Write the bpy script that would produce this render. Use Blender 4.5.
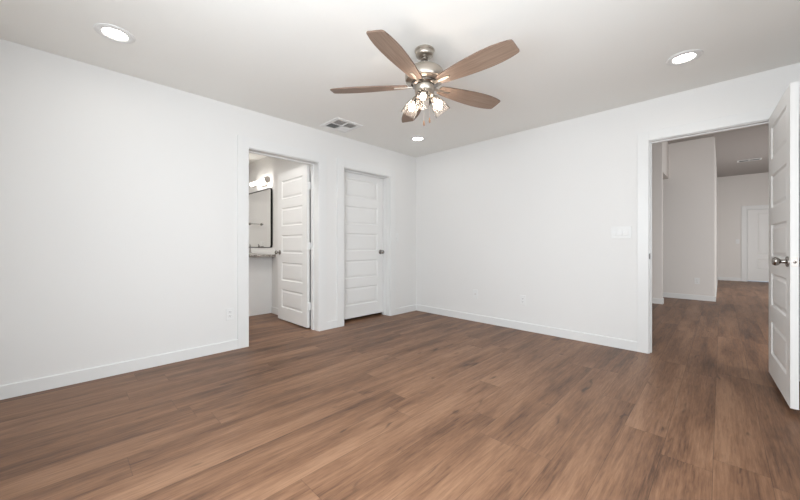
import bpy, bmesh, math, random
from mathutils import Vector, Matrix

random.seed(4)
for o in list(bpy.data.objects):
    bpy.data.objects.remove(o)
S = bpy.context.scene
COL = S.collection
PI = math.pi

# ------------------------------------------------------------------ camera
cd = bpy.data.cameras.new('camera')
cd.sensor_width = 36.0
cd.lens = 328.21 / 800 * 36.0
cd.shift_y = -5.25 / 800
cd.clip_start = 0.02
cam = bpy.data.objects.new('camera', cd)
COL.objects.link(cam)
cam.location = (3.4846, -3.9331, 1.0461)
cam.rotation_euler = (PI / 2, 0, 0.7745)
S.camera = cam

# ------------------------------------------------------------------ world, exposure
W = bpy.data.worlds.new('world')
S.world = W
W.use_nodes = True
W.node_tree.nodes['Background'].inputs[0].default_value = (0.75, 0.87, 1.0, 1)
W.node_tree.nodes['Background'].inputs[1].default_value = 0.6
S.view_settings.view_transform = 'Standard'
S.view_settings.look = 'None'
S.view_settings.gamma = 1.0
S.view_settings.use_curve_mapping = False
S.view_settings.exposure = 0.10

# ------------------------------------------------------------------ area lamps added at unseen windows
def area(name, loc, rot, sx, sy, power, color):
    l = bpy.data.lights.new(name, 'AREA')
    l.shape = 'RECTANGLE'
    l.size, l.size_y, l.energy, l.color = sx, sy, power, color
    o = bpy.data.objects.new(name, l)
    COL.objects.link(o)
    o.location, o.rotation_euler = loc, rot
    return o

DAY = (0.895, 0.95, 1.0)
area('daylight_fill', (2.95, -4.43, 1.40), (PI / 2, 0, 0), 1.58, 1.28, 80, DAY)  # set just inside the unseen rear window
area('daylight_fill', (3.955, -3.15, 1.40), (PI / 2 - 0.35, 0, PI / 2), 2.18, 1.2, 35, DAY)  # added fill at the right wall, evens out the left wall
area('daylight_fill', (6.66, 6.30, 1.50), (PI / 2 - 0.55, 0, PI / 2), 1.5, 1.7, 88, (0.97, 0.965, 0.97))  # added fill for the far part of the hall
area('daylight_fill', (5.20, 0.135, 1.50), (PI / 2 - 0.45, 0, 0), 1.5, 1.7, 88, (0.97, 0.965, 0.97))  # added fill that lights the hall walls from the front
LENS_E = 28.0      # recessed downlights
BULB_E = 48.0      # fan bulbs
TUBE_E = 10.0      # vanity light

# ------------------------------------------------------------------ materials
def new_mat(name):
    m = bpy.data.materials.new(name)
    m.use_nodes = True
    return m, m.node_tree.nodes, m.node_tree.links, m.node_tree.nodes['Principled BSDF']

def paint(name, col, rough=0.55, bump=0.0, scale=260, spec=0.4):
    m, N, L, b = new_mat(name)
    b.inputs['Base Color'].default_value = (*col, 1)
    b.inputs['Roughness'].default_value = rough
    b.inputs['Specular IOR Level'].default_value = spec
    tc = N.new('ShaderNodeTexCoord')
    no = N.new('ShaderNodeTexNoise')
    no.inputs['Scale'].default_value = scale
    no.inputs['Detail'].default_value = 3
    L.new(tc.outputs['Object'], no.inputs['Vector'])
    if bump:
        bp = N.new('ShaderNodeBump')
        bp.inputs['Strength'].default_value = bump
        bp.inputs['Distance'].default_value = 0.001
        L.new(no.outputs['Fac'], bp.inputs['Height'])
        L.new(bp.outputs['Normal'], b.inputs['Normal'])
    rr = N.new('ShaderNodeMapRange')
    rr.inputs['To Min'].default_value = rough - 0.04
    rr.inputs['To Max'].default_value = rough + 0.04
    L.new(no.outputs['Fac'], rr.inputs['Value'])
    L.new(rr.outputs['Result'], b.inputs['Roughness'])
    return m

def metal(name, col, rough):
    m, N, L, b = new_mat(name)
    b.inputs['Metallic'].default_value = 1
    b.inputs['Base Color'].default_value = (*col, 1)
    tc = N.new('ShaderNodeTexCoord')
    mp = N.new('ShaderNodeMapping')
    mp.inputs['Scale'].default_value = (30, 30, 900)
    no = N.new('ShaderNodeTexNoise')
    no.inputs['Scale'].default_value = 1
    rr = N.new('ShaderNodeMapRange')
    rr.inputs['To Min'].default_value = rough - 0.05
    rr.inputs['To Max'].default_value = rough + 0.07
    L.new(tc.outputs['Object'], mp.inputs['Vector'])
    L.new(mp.outputs['Vector'], no.inputs['Vector'])
    L.new(no.outputs['Fac'], rr.inputs['Value'])
    L.new(rr.outputs['Result'], b.inputs['Roughness'])
    return m

def glow(name, col, strength):
    m = bpy.data.materials.new(name)
    m.use_nodes = True
    N, L = m.node_tree.nodes, m.node_tree.links
    N.remove(N['Principled BSDF'])
    e = N.new('ShaderNodeEmission')
    e.inputs[0].default_value = (*col, 1)
    e.inputs[1].default_value = strength
    L.new(e.outputs[0], N['Material Output'].inputs['Surface'])
    return m

def thin_glass(name, tint, seeded):
    """Thin clear glass: see-through with a glossy skin, rougher where the seeds are."""
    m = bpy.data.materials.new(name)
    m.use_nodes = True
    N, L = m.node_tree.nodes, m.node_tree.links
    N.remove(N['Principled BSDF'])
    t = N.new('ShaderNodeBsdfTransparent'); t.inputs[0].default_value = (*tint, 1)
    g = N.new('ShaderNodeBsdfGlossy'); g.inputs['Roughness'].default_value = 0.08
    fr = N.new('ShaderNodeLayerWeight'); fr.inputs['Blend'].default_value = 0.1
    mx = N.new('ShaderNodeMixShader')
    L.new(t.outputs[0], mx.inputs[1]); L.new(g.outputs[0], mx.inputs[2])
    if seeded:
        tl = N.new('ShaderNodeBsdfTranslucent'); tl.inputs[0].default_value = (0.9, 0.88, 0.86, 1)
        vo = N.new('ShaderNodeTexVoronoi'); vo.inputs['Scale'].default_value = 95
        tc = N.new('ShaderNodeTexCoord'); L.new(tc.outputs['Object'], vo.inputs['Vector'])
        rp = N.new('ShaderNodeMapRange')
        rp.inputs['From Min'].default_value = 0.25; rp.inputs['From Max'].default_value = 0.55
        rp.inputs['To Min'].default_value = 0.100; rp.inputs['To Max'].default_value = 0.045
        L.new(vo.outputs['Distance'], rp.inputs['Value'])
        m2 = N.new('ShaderNodeMixShader')
        L.new(rp.outputs['Result'], m2.inputs[0])
        L.new(t.outputs[0], m2.inputs[1]); L.new(tl.outputs[0], m2.inputs[2])
        L.new(m2.outputs[0], mx.inputs[1])
    L.new(fr.outputs['Fresnel'], mx.inputs[0])
    L.new(mx.outputs[0], N['Material Output'].inputs['Surface'])
    return m

def math_node(N, L, op, a, b=None):
    n = N.new('ShaderNodeMath'); n.operation = op
    for i, v in enumerate((a, b)):
        if v is None: continue
        if hasattr(v, 'is_output'): L.new(v, n.inputs[i])
        else: n.inputs[i].default_value = v
    return n.outputs[0]

def ramp(N, L, fac, stops):
    r = N.new('ShaderNodeValToRGB')
    e = r.color_ramp.elements
    while len(e) < len(stops): e.new(0.5)
    for k, (p, c) in enumerate(stops):
        e[k].position = p; e[k].color = (*c, 1)
    L.new(fac, r.inputs[0])
    return r.outputs[0]

def mixcol(N, L, fac, a, b, mode='MIX'):
    n = N.new('ShaderNodeMix'); n.data_type = 'RGBA'; n.blend_type = mode
    for s, v in ((n.inputs[0], fac), (n.inputs[6], a), (n.inputs[7], b)):
        if hasattr(v, 'is_output'): L.new(v, s)
        elif isinstance(v, (int, float)): s.default_value = v
        else: s.default_value = (*v, 1)
    return n.outputs[2]

def noise(N, L, vec, scale, detail=4, rough=0.55, dist=0.0):
    n = N.new('ShaderNodeTexNoise')
    n.inputs['Scale'].default_value = scale
    n.inputs['Detail'].default_value = detail
    n.inputs['Roughness'].default_value = rough
    n.inputs['Distortion'].default_value = dist
    L.new(vec, n.inputs['Vector'])
    return n.outputs['Fac']

def plank_floor():
    m, N, L, b = new_mat('vinyl_planks')
    M = lambda op, a, bb=None: math_node(N, L, op, a, bb)
    tc = N.new('ShaderNodeTexCoord')
    sp = N.new('ShaderNodeSeparateXYZ'); L.new(tc.outputs['Object'], sp.inputs[0])
    X, Y = sp.outputs[0], sp.outputs[1]
    wx = M('ADD', M('DIVIDE', M('SUBTRACT', X, 3.457), 0.1875), 40.0)
    row = M('FLOOR', wx)
    fx = M('FRACT', wx)
    wn = N.new('ShaderNodeTexWhiteNoise'); wn.noise_dimensions = '1D'; L.new(row, wn.inputs['W'])
    wy = M('ADD', M('ADD', M('DIVIDE', Y, 1.5), wn.outputs['Value']), 30.0)
    idx = M('FLOOR', wy)
    fy = M('FRACT', wy)
    cb = N.new('ShaderNodeCombineXYZ'); L.new(row, cb.inputs[0]); L.new(idx, cb.inputs[1])
    w2 = N.new('ShaderNodeTexWhiteNoise'); w2.noise_dimensions = '2D'; L.new(cb.outputs[0], w2.inputs['Vector'])
    rnd = w2.outputs['Value']
    sc = N.new('ShaderNodeSeparateColor'); L.new(w2.outputs['Color'], sc.inputs[0])
    rnd2, rnd3 = sc.outputs[1], sc.outputs[2]
    def vec(sx, sy):
        c = N.new('ShaderNodeCombineXYZ')
        L.new(M('ADD', M('MULTIPLY', X, sx), M('MULTIPLY', rnd2, 60)), c.inputs[0])
        L.new(M('ADD', M('MULTIPLY', Y, sy), M('MULTIPLY', rnd3, 40)), c.inputs[1])
        L.new(M('MULTIPLY', rnd, 20), c.inputs[2])
        return c.outputs[0]
    broad = noise(N, L, vec(8.0, 0.9), 1.0, 4, 0.55, 0.3)
    grain = noise(N, L, vec(64, 2.2), 1.0, 5, 0.65, 0.4)
    fine = noise(N, L, vec(120, 8.0), 1.0, 4, 0.7)
    knot = noise(N, L, vec(17, 4.2), 1.0, 2, 0.5, 0.8)
    tone = M('ADD', M('MULTIPLY', broad, 0.46), M('ADD', M('MULTIPLY', grain, 0.26), M('MULTIPLY', fine, 0.28)))
    tone = M('ADD', tone, M('MULTIPLY', M('SUBTRACT', rnd, 0.5), 0.05))
    c = ramp(N, L, tone, [(0.36, FLOOR_D), (0.50, FLOOR_M), (0.62, FLOOR_L)])
    kn = N.new('ShaderNodeMapRange'); kn.interpolation_type = 'SMOOTHSTEP'
    kn.inputs['From Min'].default_value = 0.63; kn.inputs['From Max'].default_value = 0.80
    L.new(knot, kn.inputs['Value'])
    c = mixcol(N, L, M('MULTIPLY', kn.outputs['Result'], 0.75), c, (0.050, 0.030, 0.021))
    ex = M('MULTIPLY', M('MINIMUM', fx, M('SUBTRACT', 1.0, fx)), 0.1875)
    ey = M('MULTIPLY', M('MINIMUM', fy, M('SUBTRACT', 1.0, fy)), 1.5)
    ed = M('MINIMUM', ex, ey)
    sm = N.new('ShaderNodeMapRange'); sm.interpolation_type = 'SMOOTHSTEP'
    sm.inputs['From Min'].default_value = 0.0005; sm.inputs['From Max'].default_value = 0.0016
    sm.inputs['To Min'].default_value = 0.55; sm.inputs['To Max'].default_value = 0.0
    L.new(ed, sm.inputs['Value'])
    c = mixcol(N, L, sm.outputs['Result'], c, (0.035, 0.022, 0.016))
    L.new(c, b.inputs['Base Color'])
    rr = N.new('ShaderNodeMapRange')
    rr.inputs['To Min'].default_value = 0.34; rr.inputs['To Max'].default_value = 0.52
    L.new(grain, rr.inputs['Value']); L.new(rr.outputs['Result'], b.inputs['Roughness'])
    b.inputs['Specular IOR Level'].default_value = 0.3
    bp = N.new('ShaderNodeBump'); bp.inputs['Strength'].default_value = 0.25; bp.inputs['Distance'].default_value = 0.0008
    L.new(M('SUBTRACT', M('MULTIPLY', fine, 0.5), M('MULTIPLY', sm.outputs['Result'], 2.0)), bp.inputs['Height'])
    L.new(bp.outputs['Normal'], b.inputs['Normal'])
    return m

def blade_wood():
    m, N, L, b = new_mat('blade_wood')
    tc = N.new('ShaderNodeTexCoord')
    mp = N.new('ShaderNodeMapping'); mp.inputs['Scale'].default_value = (3.0, 60, 10)
    L.new(tc.outputs['Object'], mp.inputs['Vector'])
    n = noise(N, L, mp.outputs['Vector'], 1.0, 5, 0.65, 0.5)
    c = ramp(N, L, n, [(0.25, (0.17, 0.106, 0.074)), (0.5, (0.265, 0.186, 0.138)), (0.75, (0.345, 0.255, 0.192))])
    L.new(c, b.inputs['Base Color'])
    b.inputs['Roughness'].default_value = 0.55
    return m

def granite():
    m, N, L, b = new_mat('granite')
    tc = N.new('ShaderNodeTexCoord')
    n = noise(N, L, tc.outputs['Object'], 55, 5, 0.7, 0.3)
    c = ramp(N, L, n, [(0.34, (0.02, 0.018, 0.017)), (0.44, (0.16, 0.13, 0.11)), (0.58, (0.58, 0.55, 0.51)), (0.66, (0.74, 0.71, 0.68))])
    L.new(c, b.inputs['Base Color'])
    b.inputs['Roughness'].default_value = 0.2
    return m

FLOOR_D = (0.072, 0.036, 0.022)
FLOOR_M = (0.203, 0.106, 0.060)
FLOOR_L = (0.302, 0.172, 0.102)

m_wall = paint('wall_paint', (0.77, 0.762, 0.748), 0.6, 0.12, 240)
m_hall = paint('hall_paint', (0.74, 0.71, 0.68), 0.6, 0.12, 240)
m_ceil = paint('ceiling_paint', (0.88, 0.875, 0.845), 0.75, 0.25, 160, 0.2)
m_hceil = paint('hall_ceiling_shaded', (0.44, 0.415, 0.40), 0.75, 0.25, 160, 0.2)  # same paint as the bedroom ceiling, darkened to stand for shade
m_trim = paint('trim_enamel', (0.765, 0.765, 0.755), 0.35, 0.0, 90)
m_door = paint('door_enamel', (0.79, 0.785, 0.77), 0.38, 0.0, 90)
m_plate = paint('plate_plastic', (0.78, 0.78, 0.77), 0.3, 0.0, 90)
m_slot = paint('dark_slot', (0.03, 0.03, 0.03), 0.6)
m_duct = paint('duct_inside', (0.42, 0.415, 0.41), 0.7)
m_vent = paint('vent_enamel', (0.80, 0.80, 0.79), 0.4)
m_nick = metal('satin_nickel', (0.50, 0.455, 0.40), 0.34)
m_knob = metal('knob_nickel', (0.33, 0.31, 0.29), 0.24)
m_strike = metal('strike_metal', (0.12, 0.115, 0.11), 0.4)  # base colour darkened to stand for a dark reflection
m_dark = metal('black_frame', (0.02, 0.018, 0.017), 0.35)
m_mirror = metal('mirror_silver', (0.93, 0.93, 0.92), 0.05)
for n_ in m_mirror.node_tree.nodes:
    if n_.type == 'MAP_RANGE':
        n_.inputs['To Min'].default_value = 0.0; n_.inputs['To Max'].default_value = 0.01
m_blade = blade_wood()
m_edge = paint('blade_edge', (0.13, 0.08, 0.055), 0.55)
m_floor = plank_floor()
m_gran = granite()
m_cab = paint('cabinet_enamel', (0.88, 0.88, 0.87), 0.4)
m_lens = glow('downlight_lens', (1.0, 0.95, 0.88), LENS_E)
m_bulb = glow('bulb_glow', (1.0, 0.86, 0.72), BULB_E)
m_tube = glow('vanity_glow', (1.0, 0.95, 0.88), TUBE_E)
m_lens_b = glow('bath_fill_lens', (1.0, 0.97, 0.93), 340.0)  # added bathroom fill, far stronger than the bedroom lenses
m_shade = thin_glass('seeded_glass', (0.97, 0.95, 0.94), True)
m_pane = thin_glass('window_glass', (0.96, 0.98, 0.98), False)
m_fob = paint('fob_wood', (0.22, 0.12, 0.07), 0.5)
m_chain = metal('chain_metal', (0.75, 0.70, 0.66), 0.3)

# ------------------------------------------------------------------ mesh helpers
class MB:
    def __init__(self):
        self.bm = bmesh.new()
    def box(self, x0, x1, y0, y1, z0, z1, bev=0.0, mat=0):
        x0, x1 = sorted((x0, x1)); y0, y1 = sorted((y0, y1)); z0, z1 = sorted((z0, z1))
        r = bmesh.ops.create_cube(self.bm, size=1.0)
        for v in r['verts']:
            v.co = Vector(((x0 + x1) / 2 + v.co.x * (x1 - x0), (y0 + y1) / 2 + v.co.y * (y1 - y0), (z0 + z1) / 2 + v.co.z * (z1 - z0)))
        es = list({e for v in r['verts'] for e in v.link_edges})
        fs = {f for v in r['verts'] for f in v.link_faces}
        for f in fs: f.material_index = mat
        if bev:
            bmesh.ops.bevel(self.bm, geom=es, offset=bev, segments=2, affect='EDGES', profile=0.5)
        return self
    def quad(self, pts, mat=0):
        f = self.bm.faces.new([self.bm.verts.new(p) for p in pts]); f.material_index = mat
        return self
    def lathe(self, prof, M=None, n=32, mat=0):
        """prof: list of (radius, z); closed where the radius is 0."""
        M = M or Matrix.Identity(4)
        rings = []
        for r, z in prof:
            if r < 1e-6: rings.append([self.bm.verts.new(M @ Vector((0, 0, z)))])
            else: rings.append([self.bm.verts.new(M @ Vector((r * math.cos(2 * PI * k / n), r * math.sin(2 * PI * k / n), z))) for k in range(n)])
        for a, b in zip(rings, rings[1:]):
            for k in range(n):
                q = [a[k % len(a)], a[(k + 1) % len(a)], b[(k + 1) % len(b)], b[k % len(b)]]
                u = []
                for v in q:
                    if v not in u: u.append(v)
                if len(u) > 2:
                    f = self.bm.faces.new(u); f.material_index = mat
        return self
    def tube(self, pts, r, n=10):
        pts = [Vector(p) for p in pts]
        rings = []
        up0 = None
        for i, p in enumerate(pts):
            d = (pts[min(i + 1, len(pts) - 1)] - pts[max(i - 1, 0)]).normalized()
            if up0 is None or abs(up0.dot(d)) > 0.95:
                up0 = Vector((0, 0, 1)) if abs(d.z) < 0.9 else Vector((1, 0, 0))
            u = (up0 - d * up0.dot(d)).normalized(); up0 = u
            w = d.cross(u)
            rings.append([self.bm.verts.new(p + r * (math.cos(2 * PI * k / n) * u + math.sin(2 * PI * k / n) * w)) for k in range(n)])
        for a, b in zip(rings, rings[1:]):
            for k in range(n):
                self.bm.faces.new((a[k], a[(k + 1) % n], b[(k + 1) % n], b[k]))
        self.bm.faces.new(rings[0][::-1]); self.bm.faces.new(rings[-1])
        return self
    def prism(self, outline, z0, z1, mat=0, side_mat=0):
        a = [self.bm.verts.new((x, y, z0)) for x, y in outline]
        b = [self.bm.verts.new((x, y, z1)) for x, y in outline]
        f = self.bm.faces.new(a[::-1]); f.material_index = mat
        f = self.bm.faces.new(b); f.material_index = mat
        n = len(a)
        for k in range(n):
            f = self.bm.faces.new((a[k], a[(k + 1) % n], b[(k + 1) % n], b[k])); f.material_index = side_mat
        return self
    def xform(self, M):
        bmesh.ops.transform(self.bm, matrix=M, verts=self.bm.verts[:])
        return self
    def build(self, name, mats, parent=None, smooth=False, loc=(0, 0, 0), rot=(0, 0, 0)):
        bmesh.ops.recalc_face_normals(self.bm, faces=self.bm.faces[:])
        me = bpy.data.meshes.new(name)
        self.bm.to_mesh(me); self.bm.free()
        for m in (mats if isinstance(mats, (list, tuple)) else [mats]): me.materials.append(m)
        if smooth:
            for p in me.polygons: p.use_smooth = True
            try: me.set_sharp_from_angle(angle=math.radians(38))
            except Exception: pass
        o = bpy.data.objects.new(name, me)
        COL.objects.link(o)
        o.location, o.rotation_euler = loc, rot
        if parent: o.parent = parent
        return o

def tag(o, label, cat, group=None, kind=None):
    o['label'] = label; o['category'] = cat
    if group: o['group'] = group
    if kind: o['kind'] = kind
    return o

def empty(name, loc=(0, 0, 0), rz=0.0):
    o = bpy.data.objects.new(name, None)
    o.empty_display_size = 0.1
    COL.objects.link(o)
    o.location = loc; o.rotation_euler = (0, 0, rz)
    return o

def copy_tree(o, parent=None):
    c = o.copy(); COL.objects.link(c)
    if parent: c.parent = parent
    for ch in list(o.children): copy_tree(ch, c)
    return c

def struct(o, label, cat): return tag(o, label, cat, kind='structure')

# wall frames: P(u, d, z); u runs along the wall, d is the distance out of its room face
LEFT = lambda u, d, z: (d, u, z)          # bedroom's left wall, x = 0
FAR = lambda u, d, z: (u, -d, z)          # bedroom's far wall, y = 0
def pbox(mb, P, u0, u1, d0, d1, z0, z1, bev=0.0, mat=0):
    a, b = P(u0, d0, z0), P(u1, d1, z1)
    return mb.box(a[0], b[0], a[1], b[1], a[2], b[2], bev, mat)

def wall(name, P, u0, u1, d0, d1, z0, z1, openings, mat, label):
    """A slab with rectangular openings, as one closed mesh."""
    us = sorted({u0, u1, *[o[0] for o in openings], *[o[1] for o in openings]})
    zs = sorted({z0, z1, *[o[2] for o in openings], *[o[3] for o in openings]})
    us = [u for u in us if u0 <= u <= u1]; zs = [z for z in zs if z0 <= z <= z1]
    solid = lambda i, j: 0 <= i < len(us) - 1 and 0 <= j < len(zs) - 1 and not any(
        o[0] <= (us[i] + us[i + 1]) / 2 <= o[1] and o[2] <= (zs[j] + zs[j + 1]) / 2 <= o[3] for o in openings)
    mb = MB()
    for i in range(len(us) - 1):
        for j in range(len(zs) - 1):
            if not solid(i, j): continue
            a, b, c, d = us[i], us[i + 1], zs[j], zs[j + 1]
            mb.quad([P(a, d1, c), P(b, d1, c), P(b, d1, d), P(a, d1, d)])
            mb.quad([P(a, d0, c), P(a, d0, d), P(b, d0, d), P(b, d0, c)])
            if not solid(i - 1, j): mb.quad([P(a, d0, c), P(a, d1, c), P(a, d1, d), P(a, d0, d)])
            if not solid(i + 1, j): mb.quad([P(b, d0, c), P(b, d0, d), P(b, d1, d), P(b, d1, c)])
            if not solid(i, j - 1): mb.quad([P(a, d0, c), P(b, d0, c), P(b, d1, c), P(a, d1, c)])
            if not solid(i, j + 1): mb.quad([P(a, d0, d), P(a, d1, d), P(b, d1, d), P(b, d0, d)])
    bmesh.ops.remove_doubles(mb.bm, verts=mb.bm.verts[:], dist=1e-5)
    return struct(mb.build(name, mat), label, 'wall')

def simple(name, x0, x1, y0, y1, z0, z1, mat, label, cat, bev=0.0):
    return struct(MB().box(x0, x1, y0, y1, z0, z1, bev).build(name, mat), label, cat)

# ------------------------------------------------------------------ the shell
RX, RY, H, T, HH = 3.95, -4.40, 2.44, 0.115, 3.05
TL = 0.165                    # the left wall is thicker
BATH = (-2.603, -1.790)       # clear openings
CLOS = (-1.409, -0.593)
ENTR = (2.993, 3.797)
OH = 2.039
J = 0.018                     # jamb thickness

simple('floor', -3.2, 6.6, -4.52, 9.9, -0.05, 0.0, m_floor, 'warm brown wood plank floor running from the bedroom into bath and hall', 'floor')
simple('ceiling', -3.2, RX + T, RY - T, T, H, H + 0.05, m_ceil, 'flat off white bedroom ceiling', 'ceiling')
hole = lambda o: (o[0] - J, o[1] + J, -0.01, OH + J)
wall('wall_left', LEFT, RY - T, 0, -TL, 0, 0, H, [(BATH[0] - J, BATH[1] + J, 0, OH + J), (CLOS[0] - J, CLOS[1] + J, 0, OH + J)], m_wall,
     'white painted bedroom wall with the bathroom and closet doorways')
wall('wall_far', FAR, -3.2, 6.6, -T, 0, 0, HH, [(ENTR[0] - J, ENTR[1] + J, 0, OH + J), (4.40, 6.00, 0.6, 2.4)], m_wall,
     'white painted bedroom wall with the hall doorway')
WIN = [(2.10, 3.80, 0.70, 2.10)]
WINR = (-4.30, -2.00, 0.70, 2.10)
RIGHT = lambda u, d, z: (RX - d, u, z)
wall('wall_right', RIGHT, RY - T, 0, -T, 0, 0, H, [WINR], m_wall, 'white bedroom wall behind the open hall door')
REAR = lambda u, d, z: (u, RY + d, z)
wall('wall_rear', REAR, -0.115, RX, -T, 0, 0, H, WIN, m_wall, 'white bedroom wall with an unseen window')
# bathroom and closet
simple('wall_bath_mirror', -3.0, -TL, -1.70, -1.585, 0, H, m_wall, 'white bathroom wall carrying the mirror', 'wall')
simple('wall_bath_end', -3.0, -2.885, -4.4, -1.70, 0, H, m_wall, 'white bathroom end wall seen in the mirror', 'wall')
simple('wall_bath_near', -2.885, -TL, -4.515, -4.4, 0, H, m_wall, 'white bathroom wall opposite the mirror', 'wall')
simple('wall_closet', -1.2, -1.1, -1.585, 0, 0, H, m_wall, 'white back wall of the closet', 'wall')
# hall
simple('ceiling_hall', 0.0, 6.6, T, 9.9, HH, HH + 0.05, m_hceil, 'higher off white hall ceiling with shade put into its colour', 'ceiling')
simple('wall_hall_stub', 0.0, 2.74, 3.43, 3.55, 0, HH, m_hall, 'narrow end of a hall wall just inside the doorway', 'wall')
simple('wall_hall_header', 2.62, 2.74, 3.55, 4.45, 2.353, HH, m_hall, 'dropped header over the side passage in the hall', 'wall')
simple('wall_hall_main', 0.0, 3.395, 4.45, 4.57, 0, HH, m_hall, 'broad grey hall wall facing the bedroom door', 'wall', 0.006)
simple('wall_hall_side', 3.29, 3.40, 4.57, 9.65, 0, HH, m_hall, 'long hall wall running back to the far door', 'wall')
HF = lambda u, d, z: (u, 9.65 - d, z)
HD = (4.011, 4.825)
wall('wall_hall_far', HF, 3.29, 6.6, -T, 0, 0, HH, [(HD[0] - J, HD[1] + J, 0, OH + J)], m_hall, 'hall wall at the far end holding the far door')
HR = lambda u, d, z: (6.5 - d, u, z)
HWIN = [(5.50, 7.10, 0.6, 2.4)]
wall('wall_hall_right', HR, T, 9.65, -T, 0, 0, HH, HWIN, m_hall, 'hall wall with an added window')
simple('wall_hall_left', -0.1, 0.0, T, 4.57, 0, HH, m_hall, 'hall wall closing the side passage', 'wall')

def window(name, P, u0, u1, z0, z1, label):
    e = struct(empty(name), label, 'window')
    f = MB()
    w = 0.05
    for a, b, c, d in ((u0, u0 + w, z0, z1), (u1 - w, u1, z0, z1), (u0 + w, u1 - w, z0, z0 + w), (u0 + w, u1 - w, z1 - w, z1),
                       (u0 + w, u1 - w, (z0 + z1) / 2 - .02, (z0 + z1) / 2 + .02)):
        pbox(f, P, a, b, -0.09, -0.04, c, d)
    f.build('frame', m_trim, e)
    g = MB(); pbox(g, P, u0 + w, u1 - w, -0.066, -0.062, z0 + w, z1 - w); g.build('pane', m_pane, e)
    s = MB(); pbox(s, P, u0 - 0.03, u1 + 0.03, -0.038, 0.02, z0 - 0.02, z0 + 0.004); s.build('sill', m_trim, e)
    return e
window('window_1', REAR, *WIN[0], 'unseen white framed bedroom window opposite the hall doorway')  # out of view, source for the light from behind
window('added_window_2', RIGHT, *WINR, 'added white framed bedroom window opposite the bathroom doorway')  # added out of view to light the left wall evenly
window('added_window_3', FAR, 4.40, 6.00, 0.6, 2.4, 'added white framed hall window near the bedroom')  # added out of view to light hall walls facing the bedroom
window('added_window_4', HR, *HWIN[0], 'added white framed hall window near the far door')  # added out of view to brighten the hall

# ------------------------------------------------------------------ baseboards
BH, BT = 0.095, 0.014
def base(name, segs, label):
    mb = MB()
    for P, u0, u1, ext in segs:
        # a board with an eased top edge
        a = [(0, 0), (BT, 0), (BT, BH - 0.006), (BT - 0.003, BH - 0.001), (BT - 0.006, BH), (0, BH)]
        va = [mb.bm.verts.new(P(u0, d, z)) for d, z in a]
        vb = [mb.bm.verts.new(P(u1, d, z)) for d, z in a]
        mb.bm.faces.new(va); mb.bm.faces.new(vb[::-1])
        for k in range(len(a)):
            mb.bm.faces.new((va[k], vb[k], vb[(k + 1) % len(a)], va[(k + 1) % len(a)]))
    return struct(mb.build(name, m_trim), label, 'baseboard')
CW = 0.112
MIRW = lambda u, d, z: (u, -1.70 - d, z)
base('baseboard_left', [(LEFT, RY, BATH[0] - CW, 0), (LEFT, BATH[1] + CW, CLOS[0] - CW, 0), (LEFT, CLOS[1] + CW, 0, 0)], 'white baseboard along the wall with two small doorways')
base('baseboard_far', [(FAR, BT, ENTR[0] - 0.094, 0)], 'white baseboard below the pair of outlets')
base('baseboard_right', [(RIGHT, RY, -0.02, 0)], 'white baseboard behind the open hall door')
base('baseboard_bath', [(MIRW, -1.448, -0.27, 0)], 'white baseboard between vanity and bathroom door')
STUB = lambda u, d, z: (u, 3.43 - d, z)
STUBE = lambda u, d, z: (2.74 + d, u, z)
MAIN = lambda u, d, z: (u, 4.45 - d, z)
SIDE = lambda u, d, z: (3.40 + d, u, z)
base('baseboard_hall_stub', [(STUB, 0.0, 2.74 + BT, 0), (STUBE, 3.43, 3.55, 0)], 'short white baseboard just inside the hall doorway')
base('baseboard_hall_main', [(MAIN, 0.0, 3.40 + BT, 0), (SIDE, 4.45, 9.63, 0)], 'white baseboard under the broad hall wall')
base('baseboard_hall_far', [(HF, 3.42, HD[0] - CW, 0)], 'white baseboard beside the far hall door')

# ------------------------------------------------------------------ door casings and jambs
def casing(name, P, o, label, ct=0.017, CW=CW):
    mb = MB()
    r = 0.006
    a, b, top = o[0] - r, o[1] + r, OH + r
    w = CW - r
    pbox(mb, P, a - w, a, 0, ct, 0, top + w, 0.0015)
    pbox(mb, P, b, b + w, 0, ct, 0, top + w, 0.0015)
    pbox(mb, P, a, b, 0, ct, top, top + w, 0.0015)
    return struct(mb.build(name, m_trim), label, 'trim')

def jamb(name, P, o, stop, label, T=T):
    """Lining boards through the wall, with the stop strip at depth `stop` (two d values)."""
    mb = MB()
    d0, d1 = -T, 0.0
    pbox(mb, P, o[0] - J, o[0], d0, d1, 0, OH + J)
    pbox(mb, P, o[1], o[1] + J, d0, d1, 0, OH + J)
    pbox(mb, P, o[0], o[1], d0, d1, OH, OH + J)
    s = 0.011
    pbox(mb, P, o[0], o[0] + s, stop[0], stop[1], 0, OH - s, 0.001)
    pbox(mb, P, o[1] - s, o[1], stop[0], stop[1], 0, OH - s, 0.001)
    pbox(mb, P, o[0], o[1], stop[0], stop[1], OH - s, OH, 0.001)
    return struct(mb.build(name, m_trim), label, 'trim')

casing('trim_1', LEFT, BATH, 'flat white casing around the bathroom doorway')
jamb('trim_2', LEFT, BATH, (-0.126, -0.090), 'white lining of the bathroom doorway', TL)
casing('trim_3', LEFT, CLOS, 'flat white casing around the closet doorway')
jamb('trim_4', LEFT, CLOS, (-0.126, -0.090), 'white lining of the closet doorway', TL)
casing('trim_5', FAR, ENTR, 'flat white casing around the hall doorway', CW=0.094)
e6 = jamb('trim_6', FAR, ENTR, (-0.074, -0.039), 'white lining of the hall doorway')
sp = MB(); pbox(sp, FAR, ENTR[0] - 0.001, ENTR[0] + 0.0015, -0.033, -0.001, 0.905, 0.965)
pbox(sp, FAR, ENTR[0] - 0.004, ENTR[0] + 0.001, -0.001, 0.003, 0.912, 0.958); k_ = sp.build('strike_plate', m_strike, e6)
k_['label'] = 'small metal strike plate'
casing('trim_7', HF, HD, 'flat white casing around the far hall door')
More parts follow.
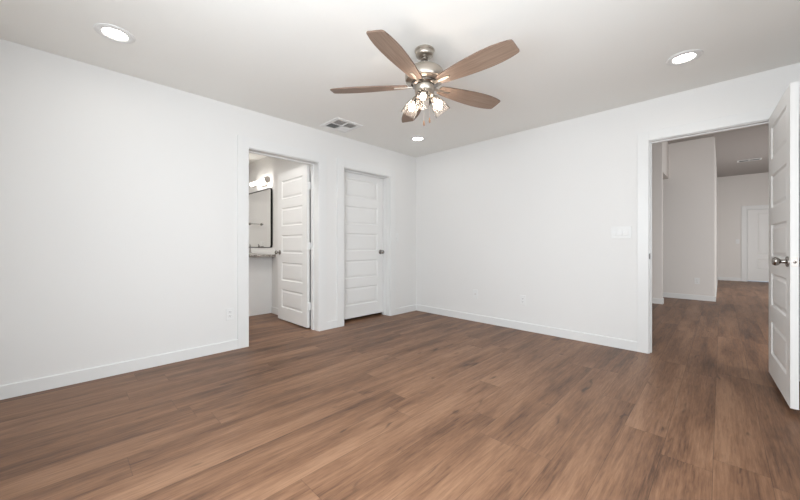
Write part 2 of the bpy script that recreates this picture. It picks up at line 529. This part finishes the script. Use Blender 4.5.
jamb('trim_8', HF, HD, (-0.074, -0.041), 'white lining of the far hall doorway')

# ------------------------------------------------------------------ doors
def slab_mesh(w, h, t, panels):
    """A moulded door slab from x=0..w, y=0..t, z=0..h; panels = [(x0,x1,z0,z1)] on both faces."""
    mb = MB()
    xs = sorted({0, w, *[p[0] for p in panels], *[p[1] for p in panels]})
    zs = sorted({0, h, *[p[2] for p in panels], *[p[3] for p in panels]})
    RING = [(0.0, 0.0), (0.010, 0.009), (0.020, 0.009), (0.040, 0.003)]
    for side in (0, 1):
        Y = (lambda d: d) if side == 0 else (lambda d: t - d)
        for i in range(len(xs) - 1):
            for j in range(len(zs) - 1):
                x0, x1, z0, z1 = xs[i], xs[i + 1], zs[j], zs[j + 1]
                pan = [p for p in panels if p[0] <= (x0 + x1) / 2 <= p[1] and p[2] <= (z0 + z1) / 2 <= p[3]]
                if not pan:
                    mb.quad([(x0, Y(0), z0), (x1, Y(0), z0), (x1, Y(0), z1), (x0, Y(0), z1)])
                    continue
                rect = lambda k: [(x0 + k[0], Y(k[1]), z0 + k[0]), (x1 - k[0], Y(k[1]), z0 + k[0]), (x1 - k[0], Y(k[1]), z1 - k[0]), (x0 + k[0], Y(k[1]), z1 - k[0])]
                for a, b in zip(RING, RING[1:]):
                    A, B = rect(a), rect(b)
                    for q in range(4):
                        mb.quad([A[q], A[(q + 1) % 4], B[(q + 1) % 4], B[q]])
                mb.quad(rect(RING[-1]))
    for i in range(len(xs) - 1):
        for z in (0, h): mb.quad([(xs[i], 0, z), (xs[i + 1], 0, z), (xs[i + 1], t, z), (xs[i], t, z)])
    for j in range(len(zs) - 1):
        for x in (0, w): mb.quad([(x, 0, zs[j]), (x, t, zs[j]), (x, t, zs[j + 1]), (x, 0, zs[j + 1])])
    bmesh.ops.remove_doubles(mb.bm, verts=mb.bm.verts[:], dist=1e-5)
    return mb

def five_panels(w):
    return [(0.115, w - 0.115, 0.170 + 0.372 * k, 0.170 + 0.372 * k + 0.248) for k in range(5)]

KNOB = [(0, -0.001), (0.033, -0.001), (0.033, 0.005), (0.029, 0.009), (0.014, 0.011), (0.0115, 0.016), (0.0115, 0.030), (0.016, 0.034), (0.024, 0.041),
        (0.0275, 0.049), (0.027, 0.056), (0.023, 0.063), (0.014, 0.068), (0, 0.069)]

def door(name, label, pin, base_ang, w, h, t, off, panels, gap, knob=True, hinges=True, mirror=False, wide=False):
    """Slab in the door's own frame: the pin is the origin, the slab runs out along +x and lies on the -y side of the pin (+y if mirrored)."""
    e = struct(empty(name, (pin[0], pin[1], 0), base_ang), label, 'door')
    sgn = 1 if mirror else -1
    y0 = off if mirror else -off - t
    mb = slab_mesh(w, h, t, panels).xform(Matrix.Translation((0.003, y0, gap)))
    s = mb.build('slab', m_door, e)
    if knob:
        for side in (0, 1):
            M = Matrix.Translation((0.003 + w - 0.060, y0 + (t if side else 0), 0.94)) @ Matrix.Rotation(PI / 2 if not side else -PI / 2, 4, 'X')
            k = MB().lathe(KNOB, M, 28).build('knob', m_knob, e, True)
            k['label'] = 'satin nickel round knob'
        lp = MB().box(w + 0.0025, w + 0.0042, y0 + t / 2 - 0.0125, y0 + t / 2 + 0.0125, 0.94 - 0.0285, 0.94 + 0.0285, 0.0004)
        lp = lp.build('latch_plate', m_chain, e)
        MB().lathe([(0, 0), (0.0085, 0), (0.0085, 0.004), (0.006, 0.009), (0, 0.010)],
                   Matrix.Translation((w + 0.004, y0 + t / 2, 0.94)) @ Matrix.Rotation(PI / 2, 4, 'Y'), 16).build('latch_bolt', m_knob, lp, True)
    if hinges:
        for z in (0.28, 1.03, 1.78):
            hb = MB()
            hb.lathe([(0, -0.045), (0.0065, -0.045), (0.0065, 0.045), (0, 0.045)], Matrix.Translation((0, 0, z)), 14)
            hb.box(-0.014 if wide else -0.001, 0.0035, sgn * 0.003, sgn * (off + t * 0.75), z - 0.044, z + 0.044)
            hb.build('hinge', m_plate, e)
    return e

D_T = 0.035
# bathroom door: pin on the bathroom side of the right jamb, swung about 90 degrees into the bath
door('door_1', 'white five panel door standing open into the bathroom', (-TL - 0.012, BATH[1] - 0.001), PI, 0.795, 2.022, D_T, 0.007, five_panels(0.795), 0.016, mirror=True, wide=True)
# closet door: closed, flush with the closet side of the wall
door('door_2', 'closed white five panel closet door', (-TL - 0.007, CLOS[0] + 0.001), PI / 2, 0.809, 1.992, D_T, 0.007, five_panels(0.809), 0.042, hinges=False)
# hall door: swung into the bedroom, back against the right wall
door('door_3', 'white five panel hall door swung open into the bedroom', (ENTR[1] - 0.001, -0.021), -PI / 2 + math.radians(2.5), 0.785, 2.001, D_T, 0.007, five_panels(0.785), 0.040, mirror=False)
# far hall door: closed
d4 = door('door_4', 'closed white door at the far end of the hall', (HD[0] + 0.004, 9.65 + 0.004), 0.0, 0.803, 2.000, D_T, 0.006,
          [(0.19, 0.62, 0.31, 0.60), (0.19, 0.62, 0.745, 1.90)], 0.030, mirror=True)

# ------------------------------------------------------------------ electrical plates
def plate_mesh(w, h):
    mb = MB(); mb.box(-w / 2, w / 2, -0.006, 0.0, -h / 2, h / 2, 0.0022)
    return mb
def switch(loc, rz, gangs, label):
    e = empty('light_switch', loc, rz); tag(e, label, 'light switch')
    w = 0.076 + 0.050 * (gangs - 1)
    plate_mesh(w, 0.124).build('plate', m_plate, e)
    for g in range(gangs):
        x = (g - (gangs - 1) / 2) * 0.050
        MB().box(x - 0.0168, x + 0.0168, -0.0068, -0.0055, -0.0338, 0.0338).build('rocker_frame', m_plate, e)
        r = MB(); r.prism([(-0.0068, -0.032), (-0.0135, -0.030), (-0.0090, 0.0), (-0.0075, 0.030), (-0.0068, 0.032)], x - 0.0152, x + 0.0152)
        r.xform(Matrix(((0, 0, 1, 0), (1, 0, 0, 0), (0, 1, 0, 0), (0, 0, 0, 1))))
        r.build('rocker', m_plate, e)
    return e
def outlet(loc, rz, label, blank=False):
    e = empty('wall_outlet', loc, rz); tag(e, label, 'outlet')
    plate_mesh(0.074, 0.118).build('plate', m_plate, e)
    if blank:
        MB().lathe([(0, 0), (0.0075, 0), (0.0075, 0.004), (0.0045, 0.004), (0.0045, 0.010), (0, 0.010)], Matrix.Translation((0, -0.006, 0)) @ Matrix.Rotation(PI / 2, 4, 'X'), 6).build('socket', m_nick, e)
        return e
    for s in (-1, 1):
        z = s * 0.0195
        rc = MB().box(-0.0168, 0.0168, -0.0085, -0.0055, z - 0.0145, z + 0.0145, 0.001).build('receptacle', m_plate, e)
        sl = MB()
        for x, hh in ((-0.0064, 0.0045), (0.0064, 0.0036)):
            sl.box(x - 0.0012, x + 0.0012, -0.0088, -0.0084, z + 0.003 - hh, z + 0.003 + hh)
        sl.lathe([(0, 0), (0.0024, 0), (0.0024, 0.0004), (0, 0.0004)], Matrix.Translation((0, -0.0084, z - 0.0075)) @ Matrix.Rotation(PI / 2, 4, 'X'), 12)
        sl.build('slots', m_slot, rc)
    return e
outlet((0, -2.785, 0.359), PI / 2, 'white outlet low on the wall left of the bathroom doorway')
outlet((1.082, 0, 0.372), 0, 'white cable plate low on the far wall, nearer the room corner', True)
outlet((1.747, 0, 0.368), 0, 'white outlet low on the far wall, nearer the hall doorway')
switch((2.761, 0, 1.17), 0, 3, 'wide white three rocker switch beside the hall doorway')
switch((0, -0.447, 1.162), PI / 2, 1, 'single white switch between the closet door and the corner')
outlet((3.158, 4.45, 0.36), 0, 'white outlet low on the broad hall wall')
switch((3.822, 9.65, 1.14), 0, 1, 'single white switch beside the far hall door')
outlet((-2.885, -2.197, 1.055), PI / 2, 'outlet above the vanity counter seen in the mirror')

# ------------------------------------------------------------------ recessed lights
def downlight(loc, label, lens=None, group='recessed lights in the bedroom ceiling'):
    e = empty('recessed_light', loc); tag(e, label, 'ceiling light', group)
    MB().lathe([(0.0615, 0.006), (0.0645, -0.005), (0.072, -0.010), (0.092, -0.009), (0.103, -0.005), (0.106, 0.001)], None, 40).build('trim_ring', m_trim, e, True)
    MB().lathe([(0, -0.0012), (0.0622, -0.0012), (0.0622, 0.001), (0, 0.001)], None, 40).build('lens', lens or m_lens, e)
downlight((0.626, -3.70, H), 'round recessed light above the long empty stretch of wall')
downlight((3.287, -3.70, H), 'round recessed light in the ceiling near the rear wall, out of view')  # unseen lamp completing the square of ceiling lights
downlight((3.287, -0.708, H), 'round recessed light in the ceiling near the hall doorway')
downlight((0.640, -0.690, H), 'round recessed light in the ceiling by the room corner')

for x, t_ in ((-0.36, 'over the bathroom doorway'), (-2.0, 'above the bathroom floor')):  # unseen lamps added to brighten the bathroom
    downlight((x, -2.85, H), 'added fill light in the bathroom ceiling ' + t_, m_lens_b, 'added fill lights in the bathroom ceiling')

# ------------------------------------------------------------------ air registers
def register(loc):
    e = empty('air_register', loc); tag(e, 'square white four way air register in the bedroom ceiling', 'vent')
    o, i = 0.18, 0.133
    f = MB()
    prof = [(o, 0.0), (o, -0.003), (o - 0.006, -0.008), (i + 0.004, -0.010), (i, -0.008), (i, 0.0)]
    for a, b in zip(prof, prof[1:]):
        A = [(-a[0], -a[0]), (a[0], -a[0]), (a[0], a[0]), (-a[0], a[0])]; B = [(-b[0], -b[0]), (b[0], -b[0]), (b[0], b[0]), (-b[0], b[0])]
        for q in range(4):
            f.quad([(*A[q], a[1]), (*A[(q + 1) % 4], a[1]), (*B[(q + 1) % 4], b[1]), (*B[q], b[1])])
    f.box(-0.006, 0.006, -i, i, -0.0095, -0.001); f.box(-i, i, -0.006, 0.006, -0.0095, -0.001)
    bmesh.ops.remove_doubles(f.bm, verts=f.bm.verts[:], dist=1e-6)
    f.build('frame', m_vent, e)
    MB().box(-i, i, -i, i, -0.0012, -0.0004).build('duct_opening', m_duct, e)
    # (quadrant x, quadrant y, slats along, lower edge towards)
    for qx, qy, along, low in ((-1, -1, 'y', 1), (1, -1, 'x', -1), (1, 1, 'x', -1), (-1, 1, 'x', 1)):
        s = MB()
        n = 10
        for k in range(n):
            c = 0.006 + (k + 0.5) * (i - 0.006) / n
            hw, up, dn = (0.0062 if along == 'y' else 0.0100) * low, -0.0020, -0.0088
            if along == 'y':
                x = qx * c; a, b = sorted((qy * 0.006, qy * i))
                s.quad([(x - hw, a, up), (x - hw, b, up), (x + hw, b, dn), (x + hw, a, dn)])
                s.quad([(x - hw, a, up + .0008), (x - hw, b, up + .0008), (x + hw, b, dn + .0008), (x + hw, a, dn + .0008)])
            else:
                y = qy * c; a, b = sorted((qx * 0.006, qx * i))
                s.quad([(a, y - hw, up), (b, y - hw, up), (b, y + hw, dn), (a, y + hw, dn)])
                s.quad([(a, y - hw, up + .0008), (b, y - hw, up + .0008), (b, y + hw, dn + .0008), (a, y + hw, dn + .0008)])
        s.build('louver_bank', m_vent, e)
register((0.315, -1.672, H))

def hall_register(loc):
    e = empty('air_register', loc); tag(e, 'narrow white air register with two dark slots in the hall ceiling', 'vent')
    f = MB(); w, d = 0.20, 0.10
    for a, b, c, g in ((-w, -0.17, -d, d), (0.17, w, -d, d), (-0.17, 0.17, -d, -0.07), (-0.17, 0.17, 0.07, d), (-0.010, 0.010, -0.07, 0.07)):
        f.box(a, b, c, g, -0.008, 0.0)
    f.build('frame', m_vent, e)
    MB().box(-0.17, 0.17, -0.07, 0.07, -0.0015, -0.0005).build('duct_opening', m_slot, e)
    for a, b in ((-0.17, -0.010), (0.010, 0.17)):
        s = MB()
        for k in range(6):
            y = -0.058 + k * 0.0232
            s.quad([(a, y + 0.005, -0.002), (b, y + 0.005, -0.002), (b, y - 0.003, -0.007), (a, y - 0.003, -0.007)])
        s.build('louver_bank', m_vent, e)
hall_register((3.96, 7.40, HH))

# ------------------------------------------------------------------ ceiling fan
FAN = (1.966, -2.130, H)
fan = empty('ceiling_fan', FAN)
tag(fan, 'five blade brown wood and nickel ceiling fan with three lit glass shades', 'ceiling fan')
MB().lathe([(0, 0), (0.068, 0), (0.071, -0.004), (0.071, -0.012), (0.066, -0.018), (0.064, -0.020), (0.064, -0.034), (0.060, -0.044), (0.050, -0.050), (0.026, -0.053), (0, -0.053)], None, 40).build('canopy', m_nick, fan, True)
MB().lathe([(0, -0.050), (0.020, -0.050), (0.026, -0.060), (0.026, -0.072), (0.016, -0.080), (0.016, -0.122), (0.030, -0.126), (0.030, -0.138), (0, -0.138)], None, 24).build('downrod', m_knob, fan, True)
MB().lathe([(0, -0.130), (0.064, -0.131), (0.100, -0.137), (0.121, -0.147), (0.134, -0.162), (0.139, -0.180), (0.139, -0.196), (0.139, -0.214), (0.133, -0.224), (0.108, -0.230), (0.102, -0.236), (0, -0.236)], None, 56).build('motor_housing', m_nick, fan, True)
MB().lathe([(0, -0.234), (0.092, -0.234), (0.096, -0.240), (0.096, -0.252), (0.086, -0.258), (0.050, -0.262), (0, -0.262)], None, 48).build('flywheel', m_knob, fan, True)
kit = MB().lathe([(0, -0.260), (0.066, -0.260), (0.071, -0.266), (0.071, -0.292), (0.065, -0.300), (0.067, -0.306), (0.069, -0.326), (0.056, -0.340), (0.030, -0.348), (0.012, -0.352), (0.010, -0.362), (0, -0.364)], None, 40).build('light_kit', m_nick, fan, True)

def blade_outline():
    top = [(0.122, 0.030), (0.128, 0.038), (0.17, 0.0465), (0.23, 0.055), (0.32, 0.066), (0.41, 0.074), (0.49, 0.0775), (0.56, 0.0755), (0.615, 0.069), (0.655, 0.0605), (0.673, 0.0570), (0.681, 0.051), (0.684, 0.041)]
    bot = [(x, -y) for x, y in top[::-1]]
    return top + bot
PITCH = Matrix.Rotation(math.radians(-12), 4, 'X')
def make_blade():
    b = MB().prism(blade_outline(), -0.004, 0.004, 0, 1)
    bmesh.ops.bevel(b.bm, geom=[e for e in b.bm.edges if abs(e.verts[0].co.z - e.verts[1].co.z) < 1e-6 and len(e.link_faces) == 2], offset=0.0015, segments=1, affect='EDGES')
    b.xform(PITCH)
    return b.build('blade', [m_blade, m_edge], fan)
def make_iron(parent):
    b = MB()
    out = [(0.085, 0.014), (0.11, 0.011), (0.14, 0.0085), (0.165, 0.0085), (0.205, 0.0095), (0.218, 0.008), (0.222, 0.0)]
    b.prism(out + [(x, -y) for x, y in out[-2::-1]], -0.0080, -0.0042)
    for x in (0.18, 0.21):
        b.lathe([(0, -0.0105), (0.004, -0.0098), (0.0045, -0.0078), (0, -0.0078)], Matrix.Translation((x, 0, 0)), 12)
    b.xform(PITCH)
    return b.build('blade_iron', m_nick, parent, True)
BZ = -0.258
b0 = make_blade(); b0.location = (0, 0, BZ); i0 = make_iron(b0)
ANG = [-0.3, 72.0, 143.2, 217.7, 287.1]
b0.rotation_euler = (0, 0, math.radians(ANG[0]))
for a in ANG[1:]:
    c = copy_tree(b0, fan); c.rotation_euler = (0, 0, math.radians(a))

# three lamp arms with seeded glass shades
def make_lamp(az):
    tilt = math.radians(38)
    M = Matrix.Rotation(math.radians(az), 4, 'Z') @ Matrix.Translation((0.058, 0, -0.312)) @ Matrix.Rotation(-tilt, 4, 'Y')
    cup = MB().lathe([(0, 0.010), (0.014, 0.010), (0.016, -0.012), (0.027, -0.020), (0.030, -0.030), (0.029, -0.046), (0.026, -0.048), (0, -0.048)], M, 28).build('lamp_holder', m_nick, fan, True)
    sh = MB()
    outer = [(0.029, -0.036), (0.034, -0.046), (0.044, -0.070), (0.052, -0.100), (0.057, -0.132), (0.059, -0.150)]
    inner = [(r - 0.0025, z) for r, z in outer[::-1]]
    sh.lathe(outer + inner, M, 36)
    sh.build('glass_shade', m_shade, cup, True)
    MB().lathe([(0, -0.046), (0.010, -0.048), (0.011, -0.060), (0.015, -0.072), (0.0195, -0.086), (0.020, -0.096), (0.017, -0.106), (0.010, -0.113), (0, -0.115)], M, 20).build('bulb', m_bulb, cup, True)
for az in (-55, 65, 185): make_lamp(az)
for (x, y, z) in ((0.034, 0.016, -0.490), (0.020, -0.030, -0.520)):
    c = MB().tube([(x, y, -0.338), (x, y, z)], 0.0014, 6).build('pull_chain', m_chain, fan)
    MB().lathe([(0, 0.004), (0.003, 0.003), (0.0045, -0.006), (0.0065, -0.020), (0.006, -0.030), (0.003, -0.036), (0, -0.037)], Matrix.Translation((x, y, z)), 14).build('chain_fob', m_fob, c, True)

# ------------------------------------------------------------------ bathroom things
van = empty('vanity_cabinet', (-1.45, -1.70, 0)); tag(van, 'white vanity cabinet under the granite counter', 'cabinet')
VW, VD = 1.43, 0.53
MB().box(-VW, 0, -VD, -0.002, 0.095, 0.865, 0.002).box(-VW, 0, -VD + 0.07, -0.002, 0.0, 0.096).build('body', m_cab, van)
for k in range(3):
    x0 = -VW + 0.02 + k * 0.47
    dr = slab_mesh(0.45, 0.60, 0.018, [(0.06, 0.39, 0.06, 0.54)]).xform(Matrix.Translation((x0, -VD - 0.0185, 0.11))).build('cabinet_door', m_cab, van)
    MB().lathe([(0, 0), (0.006, 0), (0.006, 0.012), (0.013, 0.018), (0.012, 0.024), (0, 0.026)], Matrix.Translation((x0 + 0.41, -VD - 0.018, 0.64)) @ Matrix.Rotation(PI / 2, 4, 'X'), 16).build('pull_knob', m_knob, dr, True)
ct = tag(MB().box(-2.882, -1.318, -2.255, -1.702, 0.866, 0.900, 0.003).build('vanity_countertop', m_gran), 'speckled grey granite countertop on the vanity', 'countertop')
MB().box(-2.880, -1.318, -1.722, -1.7015, 0.9005, 1.000, 0.002).build('backsplash', m_cab, ct)
bs = MB().lathe([(0.19, 0.0), (0.20, 0.004), (0.20, 0.010), (0.185, 0.012), (0.17, 0.008), (0.15, 0.003), (0, 0.002)], Matrix.Translation((-2.075, -1.995, 0.900)) @ Matrix.Diagonal((1.15, 0.85, 1, 1)), 36).build('sink_basin', m_plate, ct, True)
fc = empty('sink_faucet', (-2.075, -1.79, 0.9135)); tag(fc, 'dark metal faucet standing on the granite vanity counter', 'faucet')
MB().lathe([(0, 0.0005), (0.026, 0.0005), (0.026, 0.006), (0.014, 0.012), (0.012, 0.10), (0.010, 0.120), (0, 0.122)], None, 20).build('column', m_knob, fc, True)
MB().tube([(0, 0, 0.085), (-0.01, -0.04, 0.098), (-0.02, -0.08, 0.098), (-0.028, -0.105, 0.080)], 0.008, 12).build('spout', m_knob, fc, True)
MB().tube([(0, 0, 0.118), (0, 0.002, 0.132), (-0.02, 0.004, 0.140)], 0.005, 10).build('lever', m_knob, fc, True)

def rounded(w, h, r, n=6):
    pts = []
    for cx, cy, a0 in ((w / 2 - r, h / 2 - r, 0), (-w / 2 + r, h / 2 - r, 90), (-w / 2 + r, -h / 2 + r, 180), (w / 2 - r, -h / 2 + r, 270)):
        for k in range(n + 1):
            a = math.radians(a0 + 90 * k / n)
            pts.append((cx + r * math.cos(a), cy + r * math.sin(a)))
    return pts
mw, mh = 1.20, 0.925
mir = empty('wall_mirror', (-2.030, -1.70, 1.460)); tag(mir, 'black framed mirror with rounded corners above the vanity', 'mirror')
TOY = Matrix(((1, 0, 0, 0), (0, 0, -1, 0), (0, 1, 0, 0), (0, 0, 0, 1)))   # prism height becomes -y
MB().prism(rounded(mw - 0.02, mh - 0.02, 0.045), 0.004, 0.018).xform(TOY).build('glass', m_mirror, mir)
fr = MB()
oo, ii = rounded(mw, mh, 0.055), rounded(mw - 0.022, mh - 0.022, 0.044)
for k in range(len(oo)):
    j = (k + 1) % len(oo)
    for za, A, zb, B in ((0.001, oo, 0.030, oo), (0.030, oo, 0.030, ii), (0.030, ii, 0.001, ii), (0.001, ii, 0.001, oo)):
        fr.quad([(*A[k], za), (*A[j], za), (*B[j], zb), (*B[k], zb)])
bmesh.ops.remove_doubles(fr.bm, verts=fr.bm.verts[:], dist=1e-6)
fr.xform(TOY).build('frame', m_dark, mir)

vl = empty('vanity_light', (-1.715, -1.70, 2.035)); tag(vl, 'long lit nickel bar light above the bathroom mirror', 'wall light')
MB().box(-0.10, 0.10, -0.022, -0.001, -0.055, 0.055, 0.004).build('backplate', m_nick, vl)
MB().box(-0.012, 0.012, -0.075, -0.020, -0.012, 0.012).build('arm', m_nick, vl)
ROTY = Matrix.Translation((0, -0.085, 0)) @ Matrix.Rotation(PI / 2, 4, 'Y')
for k in range(6):
    a = -0.285 + k * 0.095
    MB().lathe([(0, a + 0.006), (0.026, a + 0.006), (0.026, a + 0.089), (0, a + 0.089)], ROTY, 24).build('glass_tube', m_tube, vl, True)
    if k: MB().lathe([(0, a - 0.006), (0.029, a - 0.006), (0.029, a + 0.006), (0, a + 0.006)], ROTY, 24).build('band', m_nick, vl, True)
for s in (-1, 1):
    MB().lathe([(0, s * 0.279), (0.046, s * 0.279), (0.048, s * 0.284), (0.048, s * 0.296), (0.044, s * 0.300), (0, s * 0.302)], ROTY, 32).build('end_cap', m_chain, vl, True)

tb = empty('towel_bar', (-2.885, -2.06, 1.44)); tag(tb, 'short dark towel bar seen in the bathroom mirror', 'towel bar')
RX90 = Matrix.Rotation(PI / 2, 4, 'Y')
for y in (-0.11, 0.11):
    MB().lathe([(0, 0.0005), (0.024, 0.0005), (0.024, 0.008), (0.010, 0.012), (0.009, 0.050), (0.013, 0.054), (0.013, 0.066), (0, 0.068)], Matrix.Translation((0, y, 0)) @ RX90, 20).build('post', m_knob, tb, True)
MB().tube([(0.058, -0.112, 0), (0.058, 0.112, 0)], 0.006, 12).build('rod', m_knob, tb, True)
